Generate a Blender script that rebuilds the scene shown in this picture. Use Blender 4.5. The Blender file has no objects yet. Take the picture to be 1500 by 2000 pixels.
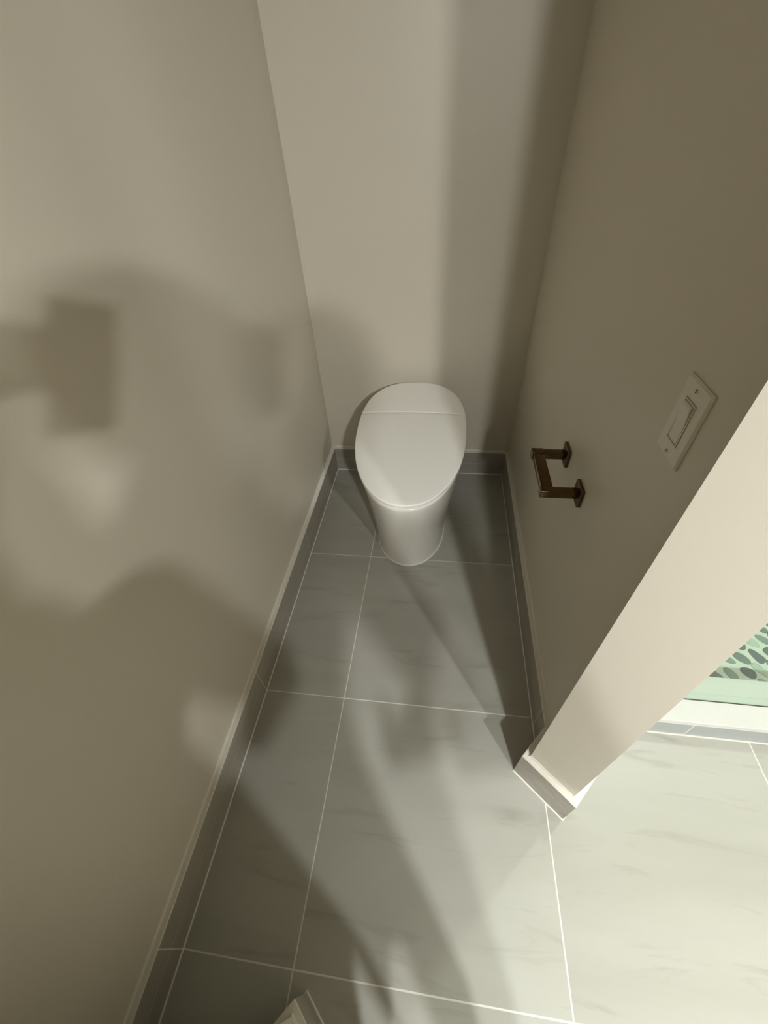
import bpy, bmesh, math, random
from mathutils import Vector, Matrix
C = bpy.context.scene.collection
S = bpy.context.scene
random.seed(4)

# ------------------------------------------------------------------ camera
cam_d = bpy.data.cameras.new('camera'); cam = bpy.data.objects.new('camera', cam_d); C.objects.link(cam)
cam_d.sensor_fit = 'HORIZONTAL'; cam_d.sensor_width = 36.0; cam_d.lens = 805.65 / 1500 * 36.0
cam_d.clip_start = 0.02
RT = ((0.9911088331837198, 0.12193994761689526, -0.05323466878260152),
      (0.046899364682708146, -0.6945898208903547, -0.717875637076411),
      (-0.12451397366070438, 0.7089962128888226, -0.6941330129966039))
m = Matrix(((RT[0][0], -RT[1][0], -RT[2][0]), (RT[0][1], -RT[1][1], -RT[2][1]), (RT[0][2], -RT[1][2], -RT[2][2])))
cam.matrix_world = Matrix.Translation((0.54251, -1.42353, 1.38894)) @ m.to_4x4()
S.camera = cam

# ------------------------------------------------------------------ world, exposure, lamps
w = bpy.data.worlds.new('world'); S.world = w; w.use_nodes = True
w.node_tree.nodes['Background'].inputs[0].default_value = (0.9, 0.95, 1.0, 1)
w.node_tree.nodes['Background'].inputs[1].default_value = 0.0
S.view_settings.view_transform = 'Standard'; S.view_settings.look = 'None'
S.view_settings.gamma = 1; S.view_settings.exposure = 0.75; S.view_settings.use_curve_mapping = False

CEIL = 2.45
# downlights of the vanity light on the bathroom wall behind the doorway: x, y, z, radiance, radius
GLOBES = [(0.905, -2.90, 2.10, 640, .053), (1.234, -2.90, 2.10, 880, .053), (1.980, -2.90, 2.10, 760, .053)]
TILT = math.radians(20)      # the shades are tipped away from the wall
GLOBE_COL = (.970, .995, 1.0)
# recessed ceiling lamps: x, y, watts, radius, colour, label
LAMPS = [(1.80, -0.20, 11, .06, (1.0, .99, .96), 'recessed ceiling light above the shower floor')]

# ------------------------------------------------------------------ materials
def srgb(r, g, b):
    f = lambda c: (c/255/12.92) if c/255 <= .04045 else ((c/255+.055)/1.055)**2.4
    return (f(r), f(g), f(b), 1)

class NT:
    def __init__(s, name):
        s.m = bpy.data.materials.new(name); s.m.use_nodes = True
        s.t = s.m.node_tree; s.n = s.t.nodes; s.b = s.n['Principled BSDF']
    def add(s, k, **kw):
        n = s.n.new(k)
        for a, v in kw.items(): setattr(n, a, v)
        return n
    def link(s, a, b): s.t.links.new(a, b)
    def math(s, op, a, b=None, c=None):
        n = s.add('ShaderNodeMath', operation=op)
        for i, v in enumerate((a, b, c)):
            if v is None: continue
            if isinstance(v, (int, float)): n.inputs[i].default_value = v
            else: s.link(v, n.inputs[i])
        return n.outputs[0]
    def mix(s, fac, a, b):
        n = s.add('ShaderNodeMix', data_type='RGBA')
        for sock, v in ((n.inputs[0], fac), (n.inputs[6], a), (n.inputs[7], b)):
            if isinstance(v, (tuple, float, int)): sock.default_value = v
            else: s.link(v, sock)
        return n.outputs[2]
    def pos(s):
        g = s.add('ShaderNodeNewGeometry'); x = s.add('ShaderNodeSeparateXYZ'); s.link(g.outputs['Position'], x.inputs[0])
        return g.outputs['Position'], x.outputs[0], x.outputs[1], x.outputs[2]
    def noise(s, vec, scale, detail=3, rough=.5, vscale=None, dist=0):
        if vscale:
            mp = s.add('ShaderNodeMapping'); mp.inputs['Scale'].default_value = vscale; s.link(vec, mp.inputs[0]); vec = mp.outputs[0]
        n = s.add('ShaderNodeTexNoise'); s.link(vec, n.inputs['Vector']); n.inputs['Scale'].default_value = scale
        n.inputs['Detail'].default_value = detail; n.inputs['Roughness'].default_value = rough; n.inputs['Distortion'].default_value = dist
        return n.outputs['Fac']
    def bump(s, h, strength, dist):
        n = s.add('ShaderNodeBump'); n.inputs['Strength'].default_value = strength; n.inputs['Distance'].default_value = dist
        s.link(h, n.inputs['Height']); s.link(n.outputs[0], s.b.inputs['Normal'])
    def ramp(s, f, lo, hi):
        n = s.add('ShaderNodeMapRange'); n.inputs[1].default_value = lo; n.inputs[2].default_value = hi; s.link(f, n.inputs[0]); n.clamp = True
        return n.outputs[0]

def simple(name, col, rough=.5, metal=0., coat=0., spec=.5, var=.03, vs=30, bump=0, bs=200):
    k = NT(name); p, x, y, z = k.pos()
    nz = k.noise(p, vs, 4)
    dk = tuple(c*(1-var*2) for c in col[:3]) + (1,)
    k.link(k.mix(k.ramp(nz, .3, .7), dk, col), k.b.inputs['Base Color'])
    k.b.inputs['Roughness'].default_value = rough; k.b.inputs['Metallic'].default_value = metal
    k.b.inputs['Coat Weight'].default_value = coat; k.b.inputs['Coat Roughness'].default_value = .04
    k.b.inputs['Specular IOR Level'].default_value = spec
    if bump: k.bump(k.noise(p, bs, 3), bump, .001)
    return k.m

G2, T, Y0 = 0.2699, 0.6096, -0.2875
def tile_color(k, p, x, y, z, stretch, seed, a, b, c):
    mp = k.add('ShaderNodeMapping'); mp.inputs['Location'].default_value = (seed, seed*.7, seed*.3); k.link(p, mp.inputs[0])
    q = mp.outputs[0]
    n1 = k.noise(q, 1.0, 5, .55, tuple(v for v in stretch), .6)
    n2 = k.noise(q, 2.2, 6, .6, tuple(v*1.7 for v in stretch), .9)
    col = k.mix(k.ramp(n1, .36, .64), a, b)
    col = k.mix(k.ramp(n2, .57, .74), col, c)
    fine = k.noise(q, 160, 3, .7)
    return k.mix(k.math('MULTIPLY', k.ramp(fine, .35, .75), .16), col, a), n1

def floor_material():
    k = NT('porcelain_floor_tile'); p, x, y, z = k.pos()
    # tile index offsets so that the veins break at the joints
    u = k.math('DIVIDE', k.math('SUBTRACT', x, G2), T); v = k.math('DIVIDE', k.math('SUBTRACT', y, Y0), T)
    iu, iv = k.math('FLOOR', u), k.math('FLOOR', v)
    cmb = k.add('ShaderNodeCombineXYZ')
    k.link(k.math('MULTIPLY', iu, 3.7), cmb.inputs[0]); k.link(k.math('ADD', k.math('MULTIPLY', iv, 2.3), k.math('MULTIPLY', iu, 1.9)), cmb.inputs[1])
    va = k.add('ShaderNodeVectorMath', operation='ADD'); k.link(p, va.inputs[0]); k.link(cmb.outputs[0], va.inputs[1])
    col, n1 = tile_color(k, va.outputs[0], x, y, z, (.8, 5.0, 1), 0.0, srgb(173, 172, 161), srgb(182, 181, 171), srgb(161, 158, 147))
    # grout
    fu = k.math('ABSOLUTE', k.math('SUBTRACT', k.math('FRACT', k.math('ADD', u, .5)), .5))
    fv = k.math('ABSOLUTE', k.math('SUBTRACT', k.math('FRACT', k.math('ADD', v, .5)), .5))
    d = k.math('MULTIPLY', k.math('MINIMUM', fu, fv), T)
    g = k.math('LESS_THAN', d, .0016)
    k.link(k.mix(g, col, srgb(232, 228, 214)), k.b.inputs['Base Color'])
    r = k.math('ADD', k.math('MULTIPLY', g, .3), k.math('ADD', .33, k.math('MULTIPLY', n1, .08)))
    k.link(r, k.b.inputs['Roughness'])
    h = k.math('MINIMUM', k.math('MULTIPLY', d, 400), 1.0)
    k.bump(k.math('ADD', h, k.math('MULTIPLY', k.noise(p, 60, 4), .12)), .25, .0012)
    return k.m

BASEC = (srgb(160, 154, 142), srgb(170, 164, 152), srgb(150, 144, 131))
def base_material(name, axis, joints, h=.137, seam=True, cols=BASEC):
    """grey tile baseboard; axis 0 / 1 runs along x / y, joints = positions of the upright joints"""
    k = NT(name); p, x, y, z = k.pos()
    st = (1.2, 8, 8) if axis == 0 else (8, 1.2, 8)
    if axis == 2: st = (2, 2, 9)
    col, n1 = tile_color(k, p, x, y, z, st, 5.3, *cols)
    g = None
    if seam: g = k.math('MULTIPLY', k.math('LESS_THAN', k.math('ABSOLUTE', k.math('SUBTRACT', z, .068)), .0008), .6)
    for j in joints:
        a = k.math('LESS_THAN', k.math('ABSOLUTE', k.math('SUBTRACT', (x, y)[axis], j)), .0014)
        g = a if g is None else k.math('MAXIMUM', g, a)
    if g is not None: col = k.mix(g, col, srgb(226, 221, 206))
    k.link(col, k.b.inputs['Base Color']); k.b.inputs['Roughness'].default_value = .38
    k.bump(k.noise(p, 80, 3), .08, .001)
    return k.m

def paint(name, col):
    k = NT(name); p, x, y, z = k.pos()
    big = k.noise(p, 1.4, 3)
    k.link(k.mix(k.ramp(big, .3, .7), tuple(c*.965 for c in col[:3])+(1,), col), k.b.inputs['Base Color'])
    k.b.inputs['Roughness'].default_value = .40; k.b.inputs['Specular IOR Level'].default_value = .5
    h = k.math('ADD', k.noise(p, 170, 3, .6), k.math('MULTIPLY', k.noise(p, 9, 2), .8))
    k.bump(h, .16, .0012)
    return k.m

WALL = paint('beige_eggshell_paint', srgb(217, 209, 192))
CEILM = paint('white_ceiling_paint', srgb(222, 219, 210))
DARKW = paint('taupe_bathroom_paint', srgb(150, 141, 126))  # unseen walls, tone darkened to cut light bounced into the alcove
FLOOR = floor_material()
GROUT = simple('white_caulk', srgb(233, 229, 216), .55, var=.02)
QUARTZ = simple('white_quartz', srgb(208, 208, 202), .3, var=.02, vs=14)
CERAM = simple('glazed_white_porcelain', srgb(236, 232, 222), .13, coat=.6, var=.004, vs=3)
PLAST = simple('white_seat_plastic', srgb(250, 248, 240), .24, coat=.15, var=.004, vs=3)
BRONZE = simple('brushed_bronze_metal', srgb(104, 84, 60), .24, metal=1, var=.06, vs=60, bump=.05, bs=400)
DARKBR = simple('dark_bronze_seam', srgb(52, 42, 30), .4, metal=.8)
SWITCH = simple('white_switch_plastic', srgb(226, 220, 204), .32, var=.01)
SLOT = simple('dark_screw_slot', srgb(54, 48, 36), .6)
CHROME = simple('brushed_nickel_channel', srgb(92, 90, 80), .35, metal=.9)

# ------------------------------------------------------------------ mesh helpers
def obj(name, bm, mats, parent=None, smooth=None):
    me = bpy.data.meshes.new(name); bmesh.ops.recalc_face_normals(bm, faces=bm.faces[:])
    bm.to_mesh(me); bm.free()
    for mt in (mats if isinstance(mats, (list, tuple)) else [mats]): me.materials.append(mt)
    o = bpy.data.objects.new(name, me); C.objects.link(o)
    if smooth is not None:
        for f in me.polygons: f.use_smooth = True
        me.set_sharp_from_angle(angle=math.radians(smooth))
    if parent: o.parent = parent; 
    return o
def thing(name, label, cat, loc=(0, 0, 0), group=None):
    o = bpy.data.objects.new(name, None); C.objects.link(o); o.location = loc; o.empty_display_size = .1
    o['label'] = label; o['category'] = cat
    if group: o['group'] = group
    return o
def tag(o, label, cat): o['label'] = label; o['category'] = cat; return o
def struct(o): o['kind'] = 'structure'; return o

def prism(bm, pts, z0, z1, mi=0, mtop=None):
    lo = [bm.verts.new((x, y, z0)) for x, y in pts]; hi = [bm.verts.new((x, y, z1)) for x, y in pts]
    n = len(pts); fs = [bm.faces.new(lo[::-1])]
    t = bm.faces.new(hi); fs.append(t)
    for i in range(n): fs.append(bm.faces.new((lo[i], lo[(i+1) % n], hi[(i+1) % n], hi[i])))
    for f in fs: f.material_index = mi
    if mtop is not None: t.material_index = mtop
    return fs
def box(bm, x0, x1, y0, y1, z0, z1, bev=0, seg=2, mi=0):
    b2 = bmesh.new(); prism(b2, [(x0, y0), (x1, y0), (x1, y1), (x0, y1)], z0, z1, mi)
    if bev: bmesh.ops.bevel(b2, geom=b2.edges[:], offset=bev, segments=seg, affect='EDGES', profile=.5)
    for f in b2.faces: f.material_index = mi
    me = bpy.data.meshes.new('t'); b2.to_mesh(me); b2.free(); bm.from_mesh(me); bpy.data.meshes.remove(me)

# ------------------------------------------------------------------ room shell
XL, XR, YB, TB, HB = -.016, .889, .331, .016, .137
D = Vector((.7515, -.6597)); N = Vector((.6597, .7515))       # along the jamb caps, along the diagonal wall
J = Vector((.824, -1.048)); K = J + .124*D
JL = Vector((.311, -1.558)); KL = JL + .124*D
cr = J + N*((XR - J.x)/N.x)          # crease where the alcove wall turns into the diagonal one
XO = 1.01
ko = K + N*((XO - K.x)/N.x)
cl = JL - N*((JL.x - XL)/N.x)
XB0, XB1, YF, YS = -.10, 2.70, -3.02, .45
kl = KL - N*((KL.x - XB0)/N.x)

bm = bmesh.new(); prism(bm, [(XB0-.3, YF-.12), (XB1+.12, YF-.12), (XB1+.12, -.80), (XO, -.80), (XO, YB+.12), (XB0-.3, YB+.12)], -.06, 0)
struct(obj('floor', bm, FLOOR))
bm = bmesh.new(); prism(bm, [(XB0-.3, YF-.12), (XB1+.12, YF-.12), (XB1+.12, YS+.12), (XB0-.3, YS+.12)], CEIL, CEIL+.06)
struct(obj('ceiling', bm, CEILM))
bm = bmesh.new(); prism(bm, [(XL, YB+.1), (XL, cl.y), (XB0, cl.y), (XB0, YB+.1)], 0, CEIL)
struct(obj('wall_left', bm, WALL))
bm = bmesh.new(); prism(bm, [tuple(cl), tuple(JL), tuple(KL), tuple(kl), (XB0, cl.y)], 0, CEIL)
struct(obj('wall_entry', bm, WALL))
bm = bmesh.new(); prism(bm, [(XL, YB), (XR, YB), (XR, YB+.1), (XL, YB+.1)], 0, CEIL)
struct(obj('wall_back', bm, WALL))
bm = bmesh.new(); prism(bm, [(XR, YB+.1), (XR, cr.y), tuple(J), tuple(K), tuple(ko), (XO, YB+.1)], 0, CEIL)
struct(obj('wall_right', bm, WALL))
bm = bmesh.new(); prism(bm, [tuple(J), tuple(K), tuple(KL), tuple(JL)], 2.10, CEIL)
struct(obj('trim_1', bm, WALL))
bm = bmesh.new(); prism(bm, [(XB0-.1, YF), (XB0, YF), (XB0, kl.y), (XB0-.1, kl.y)], 0, CEIL); struct(obj('wall_bathroom_left', bm, DARKW))
bm = bmesh.new(); prism(bm, [(XB0-.1, YF-.1), (XB1+.1, YF-.1), (XB1+.1, YF), (XB0-.1, YF)], 0, CEIL); struct(obj('wall_front', bm, DARKW))
bm = bmesh.new(); prism(bm, [(XB1, YF), (XB1+.1, YF), (XB1+.1, YS), (XB1, YS)], 0, CEIL); struct(obj('wall_bathroom_right', bm, DARKW))
bm = bmesh.new(); prism(bm, [(XO, YS), (XB1+.1, YS), (XB1+.1, YS+.1), (XO, YS+.1)], 0, CEIL); struct(obj('wall_shower', bm, WALL))

def offset_path(pts, d):
    """offset a polyline to its right side by d"""
    out = []
    P = [Vector(q) for q in pts]; nrm = []
    for a, b in zip(P, P[1:]):
        t = (b-a).normalized(); nrm.append(Vector((t.y, -t.x)))
    for i, q in enumerate(P):
        if i == 0: out.append(q + nrm[0]*d)
        elif i == len(P)-1: out.append(q + nrm[-1]*d)
        else:
            n1, n2 = nrm[i-1], nrm[i]; b = (n1+n2).normalized(); out.append(q + b*(d/b.dot(n1)))
    return out
def baseboard(name, pts, mat, h=HB, t=TB, caulk=True):
    """tile strip on the right side of the path, white top edge, caulk bead where it meets floor and wall"""
    bm = bmesh.new()
    p0 = [Vector(q) for q in pts]; p1 = offset_path(pts, t); p1b = offset_path(pts, t+.0005)
    def strip(prof, mi):
        # prof: list of (offset, z) closed
        rows = []
        for (o_, z_) in prof: rows.append([bm.verts.new((q.x, q.y, z_)) for q in offset_path(pts, o_)])
        n = len(rows)
        for i in range(n):
            a, b = rows[i], rows[(i+1) % n]
            for j in range(len(pts)-1): bm.faces.new((a[j], a[j+1], b[j+1], b[j])).material_index = mi
        for e in (0, -1): bm.faces.new([r[e] for r in rows]).material_index = mi
    strip([(0, .0), (t, .0), (t, h-.0025), (0, h-.0025)], 0)
    strip([(0, h-.0025), (t+.0003, h-.0025), (t-.0006, h-.0002), (t-.002, h+.0002), (.004, h+.0004), (.0012, h+.0065), (0, h+.0068)], 1)
    if caulk: strip([(t, .0), (t+.0032, 0), (t+.0026, .0012), (t, .0026)], 1)
    return struct(obj(name, bm, [mat, GROUT]))

jy = [Y0 - k*T for k in range(-1, 4)]
baseboard('baseboard_left', [tuple(cl), (XL, YB)], base_material('tile_base_left', 1, jy))
baseboard('baseboard_back', [(XL+TB, YB), (XR-TB, YB)], base_material('tile_base_back', 0, []))
baseboard('baseboard_right', [(XR, YB), (XR, cr.y), tuple(J), tuple(K), tuple(ko)], base_material('tile_base_right', 1, [Y0-.02, Y0-T-.02]))
baseboard('baseboard_entry', [tuple(kl), tuple(KL), tuple(JL), tuple(cl)], base_material('tile_base_entry', 2, []))

# ------------------------------------------------------------------ shower beyond the wall: curb, glass, pebble floor
bm = bmesh.new()
box(bm, XO, XB1, -.884, -.770, 0, .0815, mi=0)
struct(obj('trim_2', bm, QUARTZ))
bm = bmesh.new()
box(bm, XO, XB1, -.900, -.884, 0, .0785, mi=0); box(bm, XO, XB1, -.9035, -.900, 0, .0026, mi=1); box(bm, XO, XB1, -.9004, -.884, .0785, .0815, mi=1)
struct(obj('baseboard_shower', bm, [base_material('tile_base_shower_lit', 0, [1.31, 1.92], seam=False, cols=(srgb(158, 163, 161), srgb(168, 172, 170), srgb(148, 152, 149))), GROUT]))  # same tile as the baseboards; the cooler light here is put into its colours
bm = bmesh.new(); box(bm, XO, XB1, -.9015, -.757, .0815, .100, bev=.002)
struct(obj('trim_3', bm, QUARTZ))

k = NT('clear_green_glass'); k.n.remove(k.b)
tr = k.add('ShaderNodeBsdfTransparent'); tr.inputs[0].default_value = (.90, .965, .925, 1)
gl = k.add('ShaderNodeBsdfGlossy'); gl.inputs['Roughness'].default_value = .01
lw = k.add('ShaderNodeLayerWeight'); lw.inputs[0].default_value = .5
fac = k.math('ADD', .035, k.math('MULTIPLY', k.math('POWER', lw.outputs['Facing'], 5.0), .9))
mx = k.add('ShaderNodeMixShader'); k.link(fac, mx.inputs[0]); k.link(tr.outputs[0], mx.inputs[1]); k.link(gl.outputs[0], mx.inputs[2])
k.link(mx.outputs[0], k.n['Material Output'].inputs[0]); GLASS = k.m
gp = thing('shower_glass_panel', 'clear green-tinted shower glass panel standing on the white curb', 'glass panel', (1.75, -.830, .100))
bm = bmesh.new(); box(bm, -.735, .60, -.005, .005, .0003, 1.95, bev=.001); obj('glass_pane', bm, GLASS, gp)
bm = bmesh.new(); box(bm, -.738, .60, -.0068, -.0051, 0.0002, .0024); obj('bottom_channel', bm, CHROME, gp)

PEB = [simple('pebble_%s' % n, srgb(*c), .35, var=.08, vs=40, coat=.2) for n, c in
       (('slate', (96, 108, 110)), ('sage', (134, 150, 142)), ('pale', (186, 198, 186)), ('grey', (116, 128, 126)), ('dark', (78, 88, 88)))]
bm = bmesh.new(); prism(bm, [(XO, -.770), (XB1, -.770), (XB1, YS), (XO, YS)], -.02, .030, 0)
# sliced pebbles set flat in pale grout
cells = []
ang0 = math.radians(-42)
ca, sa = math.cos(ang0), math.sin(ang0)
for i in range(-40, 60):
    for j in range(-60, 80):
        u = i*.058 + (.029 if j % 2 else 0) + random.uniform(-.006, .006); v = j*.041 + random.uniform(-.004, .004)
        x = 1.8 + u*ca - v*sa; y = -.3 + u*sa + v*ca
        if not (XO+.02 < x < 2.4 and -.745 < y < .1): continue
        L, Wd = random.uniform(.023, .029), random.uniform(.0135, .0185)
        a = ang0 + random.uniform(-.30, .30); c2, s2 = math.cos(a), math.sin(a)
        n = 14; mi = 1 + random.choice((0, 0, 1, 1, 2, 3, 3, 4)); e = random.uniform(2.2, 3.8); sk = random.uniform(-.35, .35)
        ring0, ring1 = [], []
        for q in range(n):
            t = 2*math.pi*q/n; cx = math.copysign(abs(math.cos(t))**(2/e), math.cos(t)); sy = math.copysign(abs(math.sin(t))**(2/e), math.sin(t))
            px, py = L*cx, Wd*sy*(1+sk*cx)
            for ring, s_, zz in ((ring0, 1, .029), (ring1, .90, .0322)):
                ring.append(bm.verts.new((x+(px*c2-py*s2)*s_, y+(px*s2+py*c2)*s_, zz)))
        f = bm.faces.new(ring1); f.material_index = mi
        for q in range(n): bm.faces.new((ring0[q], ring0[(q+1) % n], ring1[(q+1) % n], ring1[q])).material_index = mi
struct(obj('floor_shower', bm, [simple('pale_pebble_grout', srgb(206, 214, 202), .6)] + PEB))

# ------------------------------------------------------------------ toilet
TX = .431
toilet = thing('toilet', 'white one-piece skirted toilet with closed oval lid against the back wall', 'toilet', (TX, 0, 0))
def lid_outline(n=96, grow=0.0):
    """oval of the lid, from photo measurement: widest at the middle, egg shaped; x half width .215, y -.419 .. .280"""
    pts = []
    for i in range(n):
        t = 2*math.pi*i/n; c, s = math.cos(t), math.sin(t)
        # front half longer and more pointed than the rear one
        yc = -.03
        if s < 0: e, b = 2.12, .389
        else: e, b = 2.55, .310
        x = .2155*math.copysign(abs(c)**(2/e), c); y = yc + b*math.copysign(abs(s)**(2/e), s)
        pts.append((x, y))
    if grow:
        out = []
        for i in range(n):
            a = Vector(pts[i-1]); b_ = Vector(pts[(i+1) % n]); t = (b_-a).normalized(); out.append((pts[i][0]+t.y*grow, pts[i][1]-t.x*grow))
        pts = out
    return pts
SL = .09/.692
def lz(y): return .44 + SL*(y+.415)
def plate(bm, outline, top, thick, bev, crown=0.0, mi=0):
    """closed plate following the sloped lid plane with rounded rim; outline is ccw"""
    n = len(outline); cx = sum(p[0] for p in outline)/n; cy = sum(p[1] for p in outline)/n
    ins = lambda d: [(lambda t, q: (q[0]-t.y*d, q[1]+t.x*d))((Vector(outline[(i+1) % n])-Vector(outline[i-1])).normalized(), outline[i]) for i in range(n)]
    rows = []
    prof = [(bev, -thick), (bev*.3, -thick+bev*.3), (0, -thick+bev), (0, -bev), (bev*.15, -bev*.6), (bev*.5, -bev*.18), (bev, 0)]
    for d, dz in prof: rows.append([bm.verts.new((x, y, lz(y)+top+dz)) for x, y in ins(d)])
    inner = ins(bev)
    for s_ in (.93, .8, .6, .35, .12):
        rows.append([bm.verts.new((cx+(x-cx)*s_, cy+(y-cy)*s_, lz(cy+(y-cy)*s_)+top+crown*(1-s_*s_))) for x, y in inner])
    for a, b in zip(rows, rows[1:]):
        for i in range(n): bm.faces.new((a[i], a[(i+1) % n], b[(i+1) % n], b[i])).material_index = mi
    bm.faces.new(rows[-1]); bm.faces.new(rows[0][::-1])

def clip(pts, ycut, keep_front, arc=0.0):
    """cut the outline by a slightly bowed line y = ycut + arc*(1-(x/.2)^2)"""
    f = lambda x: ycut + arc*(1-(x/.215)**2)
    ins = lambda p: (p[1] < f(p[0])) == keep_front
    out = []; n = len(pts)
    for i in range(n):
        a, b = pts[i], pts[(i+1) % n]
        if ins(a): out.append(a)
        if ins(a) != ins(b):
            lo, hi = 0., 1.
            for _ in range(30):
                mmid = (lo+hi)/2; q = (a[0]+(b[0]-a[0])*mmid, a[1]+(b[1]-a[1])*mmid)
                if ins(q) == ins(a): lo = mmid
                else: hi = mmid
            q = (a[0]+(b[0]-a[0])*lo, a[1]+(b[1]-a[1])*lo)
            if ins(a):   # leaving: run along the cut
                out.append(q); xs = q[0]; xe = -q[0]
                for s_ in range(1, 24): x = xs+(xe-xs)*s_/24; out.append((x, f(x)))
            else: out.append(q)
    return out
OUT = lid_outline(128)
bm = bmesh.new(); plate(bm, clip(OUT, .0640, True, .010), 0, .013, .0030, .003); obj('lid', bm, PLAST, toilet, 40)
bm = bmesh.new(); plate(bm, clip(OUT, .0652, False, .010), -.0004, .027, .0022, .002); obj('rear_cover', bm, PLAST, toilet, 40)
# seat under the lid
seat_o = [p for p in clip(lid_outline(128, -.0120), .055, True, .008)]
bm = bmesh.new(); plate(bm, seat_o, -.0135, .0125, .002, 0); obj('seat', bm, PLAST, toilet, 40)
# skirted body: lofted from the floor footprint to the rim
def foot(n=128):
    pts = []
    for i in range(n):
        t = 2*math.pi*i/n; c, s = math.cos(t), math.sin(t)
        if s < 0: x = .148*math.copysign(abs(c), c); y = -.10 + .222*math.copysign(abs(s), s)
        else: x = .148*math.copysign(abs(c)**(2/7), c); y = -.10 + .405*math.copysign(abs(s)**(2/7), s)
        pts.append((x, y))
    return pts
def rim(n=128):
    o = lid_outline(n, -.0075)
    return [(x, y) for x, y in o]
F, Rm_ = foot(), rim()
bm = bmesh.new(); rows = []
for zf, bl in ((0, 0), (.012, .0), (.05, .015), (.12, .05), (.2, .11), (.3, .19), (.4, .28), (.5, .385), (.6, .50), (.7, .625), (.8, .76), (.88, .875), (.94, .955), (.975, .99), (.99, 1.0)):
    row = []
    for (fx, fy), (rx, ry) in zip(F, Rm_):
        ztop = lz(ry) - .0300
        x = fx+(rx-fx)*bl; y = fy+(ry-fy)*bl; z = ztop*zf
        row.append(bm.verts.new((x, y, z)))
    rows.append(row)
inset = [bm.verts.new((rx*.972, -.03+(ry+.03)*.984, lz(ry)-.0262)) for rx, ry in Rm_]
rows.append(inset)
for a, b in zip(rows, rows[1:]):
    for i in range(len(a)): bm.faces.new((a[i], a[(i+1) % len(a)], b[(i+1) % len(a)], b[i]))
bm.faces.new(rows[-1]); bm.faces.new(rows[0][::-1])
obj('bowl_body', bm, CERAM, toilet, 50)
# caulk bead round the foot
bm = bmesh.new(); n = len(F); rr = []
for d, z in ((-.001, .0002), (.0042, .0002), (.0034, .0016), (-.001, .0034)):
    rr.append([bm.verts.new((F[i][0]+t.y*d, F[i][1]-t.x*d, z)) for i in range(n) for t in [(Vector(F[(i+1) % n])-Vector(F[i-1])).normalized()]])
for i in range(4):
    a, b = rr[i], rr[(i+1) % 4]
    for j in range(n): bm.faces.new((a[j], a[(j+1) % n], b[(j+1) % n], b[j]))
obj('caulk_bead', bm, GROUT, toilet, 60)

# ------------------------------------------------------------------ toilet paper holder
hy0, hy1, hz = -.465, -.623, .700
hold = thing('toilet_paper_holder', 'bronze square-post toilet paper holder, empty, on the right-hand wall', 'toilet paper holder', (XR, (hy0+hy1)/2, hz))
ym = (hy0+hy1)/2
for yc, wd in ((hy0, 0), (hy1, 1)):
    bm = bmesh.new(); box(bm, -.0095, -.0003, yc-ym-.0255, yc-ym+.0255, -.0255, .0255, bev=.0022, seg=3)
    mp = obj('mounting_plate', bm, BRONZE, hold, 40)
    bm = bmesh.new(); xe = -.0645 if wd == 0 else -.096
    box(bm, xe, -.009, yc-ym-.0105, yc-ym+.0105, -.0105, .0105, bev=.0022, seg=3)
    obj('post', bm, BRONZE, hold, 40)
bm = bmesh.new()
box(bm, -.0960, -.0640, hy0-ym-.0115, hy0-ym+.0115, -.0115, .0118, bev=.002, seg=3)
box(bm, -.0930, -.0650, hy1-ym+.009, hy0-ym-.004, -.0085, .0105, bev=.0012, seg=2)
obj('pivot_arm', bm, BRONZE, hold, 40)
bm = bmesh.new(); box(bm, -.0655, -.0638, hy0-ym-.0100, hy0-ym+.0100, -.0100, .0100); obj('pivot_joint', bm, DARKBR, hold)

# ------------------------------------------------------------------ light switch
sw = thing('light_switch', 'white rocker light switch in a single wall plate beside the doorway', 'light switch', (XR, -.8655, 1.049))
def yz_plate(bm, hw, hh, x0, x1, bev, r=.004, mi=0):
    box(bm, -x1, -x0, -hw, hw, -hh, hh, bev=bev, seg=3, mi=mi)
bm = bmesh.new(); 
# plate with bevelled rim and a rectangular opening
hw, hh, ow, oh = .0365, .0595, .0168, .0335
def ring(w_, h_, x): return [bm.verts.new((-x, s*w_, t*h_)) for s, t in ((-1, -1), (1, -1), (1, 1), (-1, 1))]
R = [ring(hw, hh, .0002), ring(hw, hh, .0018), ring(hw-.0030, hh-.0030, .0050), ring(ow+.0015, oh+.0015, .0055), ring(ow, oh, .0052), ring(ow, oh, .0002)]
for a, b in zip(R, R[1:]):
    for i in range(4): bm.faces.new((a[i], a[(i+1) % 4], b[(i+1) % 4], b[i]))
for i in range(4): bm.faces.new((R[-1][i], R[-1][(i+1) % 4], R[0][(i+1) % 4], R[0][i]))
obj('wall_plate', bm, SWITCH, sw)
bm = bmesh.new()
# frame of the switch in the opening
R = [ring(ow-.0008, oh-.0008, .0002), ring(ow-.0008, oh-.0008, .0066), ring(ow-.0026, oh-.0026, .0068), ring(ow-.0028, oh-.0028, .0002)]
for a, b in zip(R, R[1:]):
    for i in range(4): bm.faces.new((a[i], a[(i+1) % 4], b[(i+1) % 4], b[i]))
for i in range(4): bm.faces.new((R[-1][i], R[-1][(i+1) % 4], R[0][(i+1) % 4], R[0][i]))
obj('switch_frame', bm, SWITCH, sw)
bm = bmesh.new()
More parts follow.
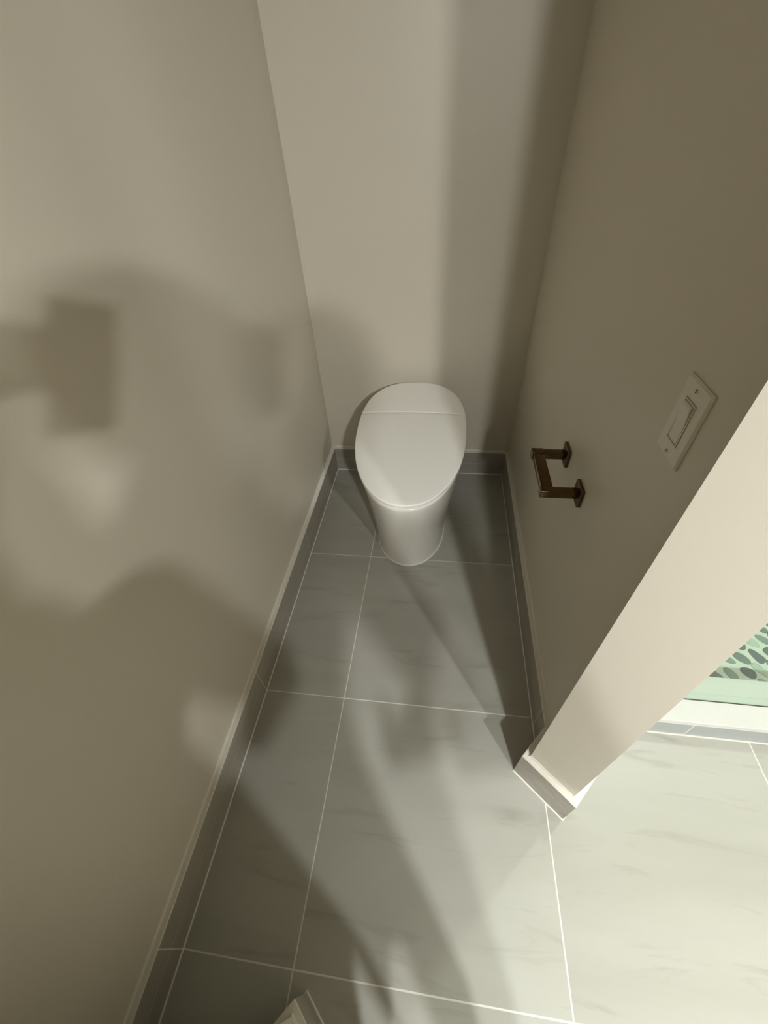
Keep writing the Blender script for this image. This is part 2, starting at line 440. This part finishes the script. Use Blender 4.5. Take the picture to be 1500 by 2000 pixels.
# rocker, upper half standing proud
pw, ph = ow-.0035, oh-.0035
prof = [(-ph, .0002), (-ph, .0060), (-ph+.0015, .0066), (0, .0070), (ph-.0028, .0104), (ph, .0088), (ph, .0002)]
A = [bm.verts.new((-x, -pw, z)) for z, x in prof]; B = [bm.verts.new((-x, pw, z)) for z, x in prof]
for i in range(len(prof)): bm.faces.new((A[i], A[(i+1) % len(prof)], B[(i+1) % len(prof)], B[i]))
bm.faces.new(A); bm.faces.new(B[::-1])
bmesh.ops.bevel(bm, geom=[e for e in bm.edges if e.calc_length() < .03], offset=.0006, segments=2, affect='EDGES')
obj('rocker', bm, SWITCH, sw)
for s in (-1, 1):
    bm = bmesh.new(); bmesh.ops.create_cone(bm, cap_ends=True, segments=20, radius1=.0032, radius2=.0026, depth=.0012,
        matrix=Matrix.Translation((-.0060, 0, s*.0484)) @ Matrix.Rotation(-math.pi/2, 4, 'Y'))
    sc = obj('screw', bm, SWITCH, sw, 30)
    bm = bmesh.new(); box(bm, -.0071, -.0063, -.0005, .0005, s*.0484-.0026, s*.0484+.0026); obj('screw_slot', bm, SLOT, sc)

# ------------------------------------------------------------------ recessed lamps
def emit(name, col, st):
    k = NT(name); k.b.inputs['Base Color'].default_value = (.9, .9, .88, 1)
    k.b.inputs['Emission Color'].default_value = col; k.b.inputs['Emission Strength'].default_value = st
    return k.m
WHITEM = simple('white_lamp_trim', srgb(238, 236, 230), .4)
def lamp(x, y, watts, rad, col, label):
    t = thing('recessed_ceiling_light', label, 'ceiling light', (x, y, CEIL))
    bm = bmesh.new(); n = 40; prof = [(.075, -.0003), (.075, -.006), (.068, -.010), (.052, -.006), (.050, -.0003)]
    rs = [[bm.verts.new((r*math.cos(2*math.pi*i/n), r*math.sin(2*math.pi*i/n), z)) for i in range(n)] for r, z in prof]
    for a, b in zip(rs, rs[1:]+rs[:1]):
        for i in range(n): bm.faces.new((a[i], a[(i+1) % n], b[(i+1) % n], b[i]))
    obj('trim_ring', bm, WHITEM, t, 40)
    bm = bmesh.new(); bmesh.ops.create_circle(bm, cap_ends=True, segments=n, radius=.050, matrix=Matrix.Translation((0, 0, -.0015)))
    obj('lens', bm, emit('lit_lens', (*col, 1), 12), t)
    ld = bpy.data.lights.new('lamp_light', 'AREA'); ld.shape = 'DISK'; ld.size = rad*2; ld.energy = watts; ld.color = col
    lo = bpy.data.objects.new('lamp_light', ld); C.objects.link(lo); lo.parent = t; lo.location = (0, 0, -.012)
for L in LAMPS: lamp(*L)

# ------------------------------------------------------------------ vanity light on the bathroom wall
van = thing('vanity_light', 'long bronze wall light with three shades that shine downwards', 'wall light', (1.44, YF, 2.10))
bm = bmesh.new(); box(bm, -.66, .66, .0005, .018, .02, .10, bev=.004); obj('back_plate', bm, BRONZE, van, 40)
for x, y, z, e, r in GLOBES:
    cx, cy, cz = x-1.44, y-YF, z-2.10
    bm = bmesh.new(); bmesh.ops.create_cone(bm, cap_ends=True, segments=24, radius1=.010, radius2=.010, depth=cy-.012,
        matrix=Matrix.Translation((cx, cy/2+.006, cz+.075)) @ Matrix.Rotation(math.pi/2, 4, 'X')); obj('shade_arm', bm, BRONZE, van, 40)
    bm = bmesh.new(); n = 40
    prof = [(r+.004, -.004), (r+.006, -.004), (r+.003, .05), (.03, .095), (.0, .10)]
    inn = [(.0, .096), (.027, .091), (r+.001, .05), (r+.003, .0), (r+.004, -.004)]
    rs = [[bm.verts.new((cx+q*math.cos(2*math.pi*i/n), cy+q*math.sin(2*math.pi*i/n), cz+h)) for i in range(n)] for q, h in prof+inn]
    for p0, p1 in zip(rs, rs[1:]):
        for i in range(n): bm.faces.new((p0[i], p0[(i+1) % n], p1[(i+1) % n], p1[i]))
    bmesh.ops.remove_doubles(bm, verts=bm.verts[:], dist=1e-6)
    RT_ = Matrix.Translation((cx, cy, cz)) @ Matrix.Rotation(TILT, 4, 'X') @ Matrix.Translation((-cx, -cy, -cz))
    bmesh.ops.transform(bm, matrix=RT_, verts=bm.verts[:])
    sh = obj('lamp_shade', bm, BRONZE, van, 40)
    bm = bmesh.new(); bmesh.ops.create_circle(bm, cap_ends=True, segments=n, radius=r, matrix=RT_ @ Matrix.Translation((cx, cy, cz+.001)))
    obj('lit_diffuser', bm, emit('lit_diffuser', (*GLOBE_COL, 1), e), sh)

# ------------------------------------------------------------------ the photographer, standing in the doorway behind the camera
SKIN = simple('skin', srgb(205, 162, 136), .5); SHIRT = simple('navy_cotton', srgb(60, 66, 84), .85, var=.05)
JEANS = simple('dark_denim', srgb(52, 58, 74), .85, var=.06); SHOE = simple('black_shoe_leather', srgb(34, 33, 32), .5)
HAIR = simple('dark_brown_hair', srgb(52, 38, 28), .6); PHONE = simple('black_phone_glass', srgb(22, 22, 24), .15)
PX, PY = .605, -1.805
FW = Vector((-.17, .985, 0)).normalized(); RG = Vector((FW.y, -FW.x, 0))
def P3(r, f, z): return RG*r + FW*f + Vector((0, 0, z))
cam_back = Vector((-RT[2][0], -RT[2][1], -RT[2][2])); cam_r = Vector(RT[0]); cam_up = -Vector(RT[1])
lens = Vector((0.54251-PX, -1.42353-PY, 1.38894))
person = thing('person', 'person in dark shirt and jeans standing in the doorway, taking the photo with a phone', 'person', (PX, PY, 0))
def skin(name, verts, edges, mat, parent, vox=.008, root=0):
    """one continuous surface grown over a skeleton: tapered limbs between joints, fused and smoothed"""
    bm = bmesh.new(); n = 18; X, Y, Z = RG, FW, Vector((0, 0, 1))
    R2 = [v[1] if isinstance(v[1], tuple) else (v[1], v[1]) for v in verts]
    for i, (c, _) in enumerate(verts):
        bmesh.ops.create_uvsphere(bm, u_segments=16, v_segments=10, radius=1, matrix=Matrix.Translation(c) @
            Matrix(((X.x, Y.x, 0, 0), (X.y, Y.y, 0, 0), (0, 0, 1, 0), (0, 0, 0, 1))) @ Matrix.Diagonal((R2[i][0], R2[i][1], min(R2[i]), 1)))
    for i, j in edges:
        a, b = verts[i][0], verts[j][0]; d = (b-a).normalized()
        if abs(d.z) > .75: u = (X - d*X.dot(d)).normalized()
        else: u = d.cross(Z).normalized()
        v = d.cross(u); rs = []
        for c, rr in ((a, R2[i]), (b, R2[j])):
            ru, rv = rr if abs(d.z) > .75 else (min(rr), min(rr))
            rs.append([bm.verts.new(c + u*(ru*math.cos(2*math.pi*k/n)) + v*(rv*math.sin(2*math.pi*k/n))) for k in range(n)])
        for k in range(n): bm.faces.new((rs[0][k], rs[0][(k+1) % n], rs[1][(k+1) % n], rs[1][k]))
        bm.faces.new(rs[0][::-1]); bm.faces.new(rs[1])
    o = obj(name, bm, mat, parent)
    md = o.modifiers.new('fuse', 'REMESH'); md.mode = 'VOXEL'; md.voxel_size = vox; md.use_smooth_shade = True
    sm = o.modifiers.new('smooth', 'SMOOTH'); sm.factor = .5; sm.iterations = 6
    return o
LEG = {-1: (-.090, .03, -.100, .00), 1: (.118, -.035, .140, -.070)}     # knee and ankle of the left and right leg
def elbow(s): return P3(-.245, .04, 1.01) if s < 0 else P3(.298, -.035, .975)
def wrist(s): return lens + cam_back*.075 - cam_r*.088 - cam_up*.06 if s < 0 else P3(.195, .0, .850)
def palm(s): return lens + cam_back*.050 - cam_r*.066 - cam_up*.005 if s < 0 else P3(.158, .035, .805)
V = [(P3(-.02, -.06, .86), (.105, .09)), (P3(.005, -.035, 1.00), (.100, .085)), (P3(.01, .0, 1.19), (.13, .10)), (P3(0, .035, 1.305), .058), (P3(-.01, .075, 1.375), .050),
     (P3(-.02, .115, 1.445), (.072, .083)), (P3(-.02, .125, 1.515), (.075, .086)), (P3(-.02, .12, 1.56), .052)]
Eg = [(i, i+1) for i in range(7)]
for s in (-1, 1):
    n = len(V)
    V += [(P3(s*.155, .01, 1.25), .050), (elbow(s), .040), (wrist(s), .026), (palm(s), .027)]
    Eg += [(2, n), (n, n+1), (n+1, n+2), (n+2, n+3)]
    if s < 0: o, ux, up, bk = palm(s), cam_r*1.0, cam_up, cam_back           # hand round the phone
    else: o, ux, up, bk = palm(s), FW*-1.0, Vector((0, 0, 1)), RG*1.0       # hand resting on the hip
    for q in range(4):
        L = (.030, .034, .032, .025)[q]
        b0 = o + up*(.030-.018*q) - ux*(s*.004); b1 = b0 - bk*.014 - ux*(s*.016) + up*.003
        b2 = b1 - ux*(s*L*.6) - bk*.002; b3 = b2 - ux*(s*L*.5) + bk*.004
        m0 = len(V); V += [(b0, .0095), (b1, .009), (b2, .0082), (b3, .0072)]; Eg += [(n+3, m0), (m0, m0+1), (m0+1, m0+2), (m0+2, m0+3)]
    t0 = o - up*.018 + bk*.014; m0 = len(V)
    V += [(t0, .011), (t0 - ux*(s*.018) + up*.016 + bk*.006, .0102), (t0 - ux*(s*.030) + up*.032, .0088)]; Eg += [(n+2, m0), (m0, m0+1), (m0+1, m0+2)]
for s in (-1, 1):
    n = len(V); kx, ky, ax, ay = LEG[s]
    V += [(P3(-.01+s*.070, -.055, .80), .066), (P3(kx, ky, .46), .053), (P3(ax, ay-.02, .12), .036), (P3(ax, ay, .055), .034), (P3(ax+s*.01, ay+.12, .032), .028)]
    Eg += [(0, n)] + [(n+i, n+i+1) for i in range(4)]
skin('body', V, Eg, SKIN, person, .004)
Vs = [(P3(-.02, -.06, .84), (.138, .125)), (P3(-.008, -.04, .99), (.118, .100)), (P3(.01, .0, 1.16), (.150, .112)), (P3(0, .03, 1.275), (.085, .070))]; Es = [(0, 1), (1, 2), (2, 3)]
for s in (-1, 1):
    n = len(Vs); a, b = elbow(s), wrist(s)
    Vs += [(P3(s*.158, .01, 1.243), .066), (a, .056), (a.lerp(b, .80), .038)]; Es += [(2, n), (n, n+1), (n+1, n+2)]
skin('shirt', Vs, Es, SHIRT, person)
Vt = [(P3(-.02, -.06, .90), (.128, .114)), (P3(-.02, -.06, .80), (.132, .118))]; Et = [(0, 1)]
for s in (-1, 1):
    n = len(Vt); kx, ky, ax, ay = LEG[s]; Vt += [(P3(-.01+s*.068, -.055, .74), .078), (P3(kx, ky, .46), .068), (P3(ax, ay-.02, .10), .056)]; Et += [(1, n), (n, n+1), (n+1, n+2)]
skin('trousers', Vt, Et, JEANS, person)
for s in (-1, 1):
    kx, ky, ax, ay = LEG[s]
    skin('shoe', [(P3(ax, ay-.06, .045), (.040, .043)), (P3(ax, ay+.03, .045), (.043, .042)), (P3(ax+s*.008, ay+.10, .036), (.044, .033)), (P3(ax+s*.01, ay+.14, .030), (.034, .026))], [(0, 1), (1, 2), (2, 3)], SHOE, person)
def blob(name, c, rad, mat, parent, rot=None):
    bm = bmesh.new(); bmesh.ops.create_uvsphere(bm, u_segments=24, v_segments=14, radius=1)
    M = Matrix(((RG.x, FW.x, 0), (RG.y, FW.y, 0), (0, 0, 1)))
    for v in bm.verts: v.co = M @ Vector((v.co.x*rad[0], v.co.y*rad[1], v.co.z*rad[2])) + c
    return obj(name, bm, mat, parent, 80)
blob('hair', P3(-.02, .098, 1.530), (.094, .108, .098), HAIR, person)
WHT = simple('eye_white', srgb(225, 222, 215), .2); LIP = simple('lips', srgb(170, 104, 92), .5)
for s in (-1, 1):
    blob('eye', P3(-.02+s*.031, .192, 1.480), (.013, .011, .009), WHT, person)
    blob('ear', P3(-.02+s*.078, .11, 1.465), (.010, .020, .032), SKIN, person)
blob('nose', P3(-.02, .208, 1.455), (.013, .020, .024), SKIN, person)
blob('mouth', P3(-.02, .194, 1.415), (.026, .010, .008), LIP, person)
# the phone in the hands
ph = thing('phone', 'black phone held in both hands of the person in the doorway', 'phone', (PX+lens.x, PY+lens.y, lens.z))
bm = bmesh.new(); box(bm, -.060, .016, -.130, .020, .012, .020, bev=.003)
M = Matrix(((cam_r.x, cam_up.x, cam_back.x), (cam_r.y, cam_up.y, cam_back.y), (cam_r.z, cam_up.z, cam_back.z)))
for v in bm.verts: v.co = M @ (v.co + Vector((.022, .055, 0)))
obj('phone_case', bm, PHONE, ph, 40)
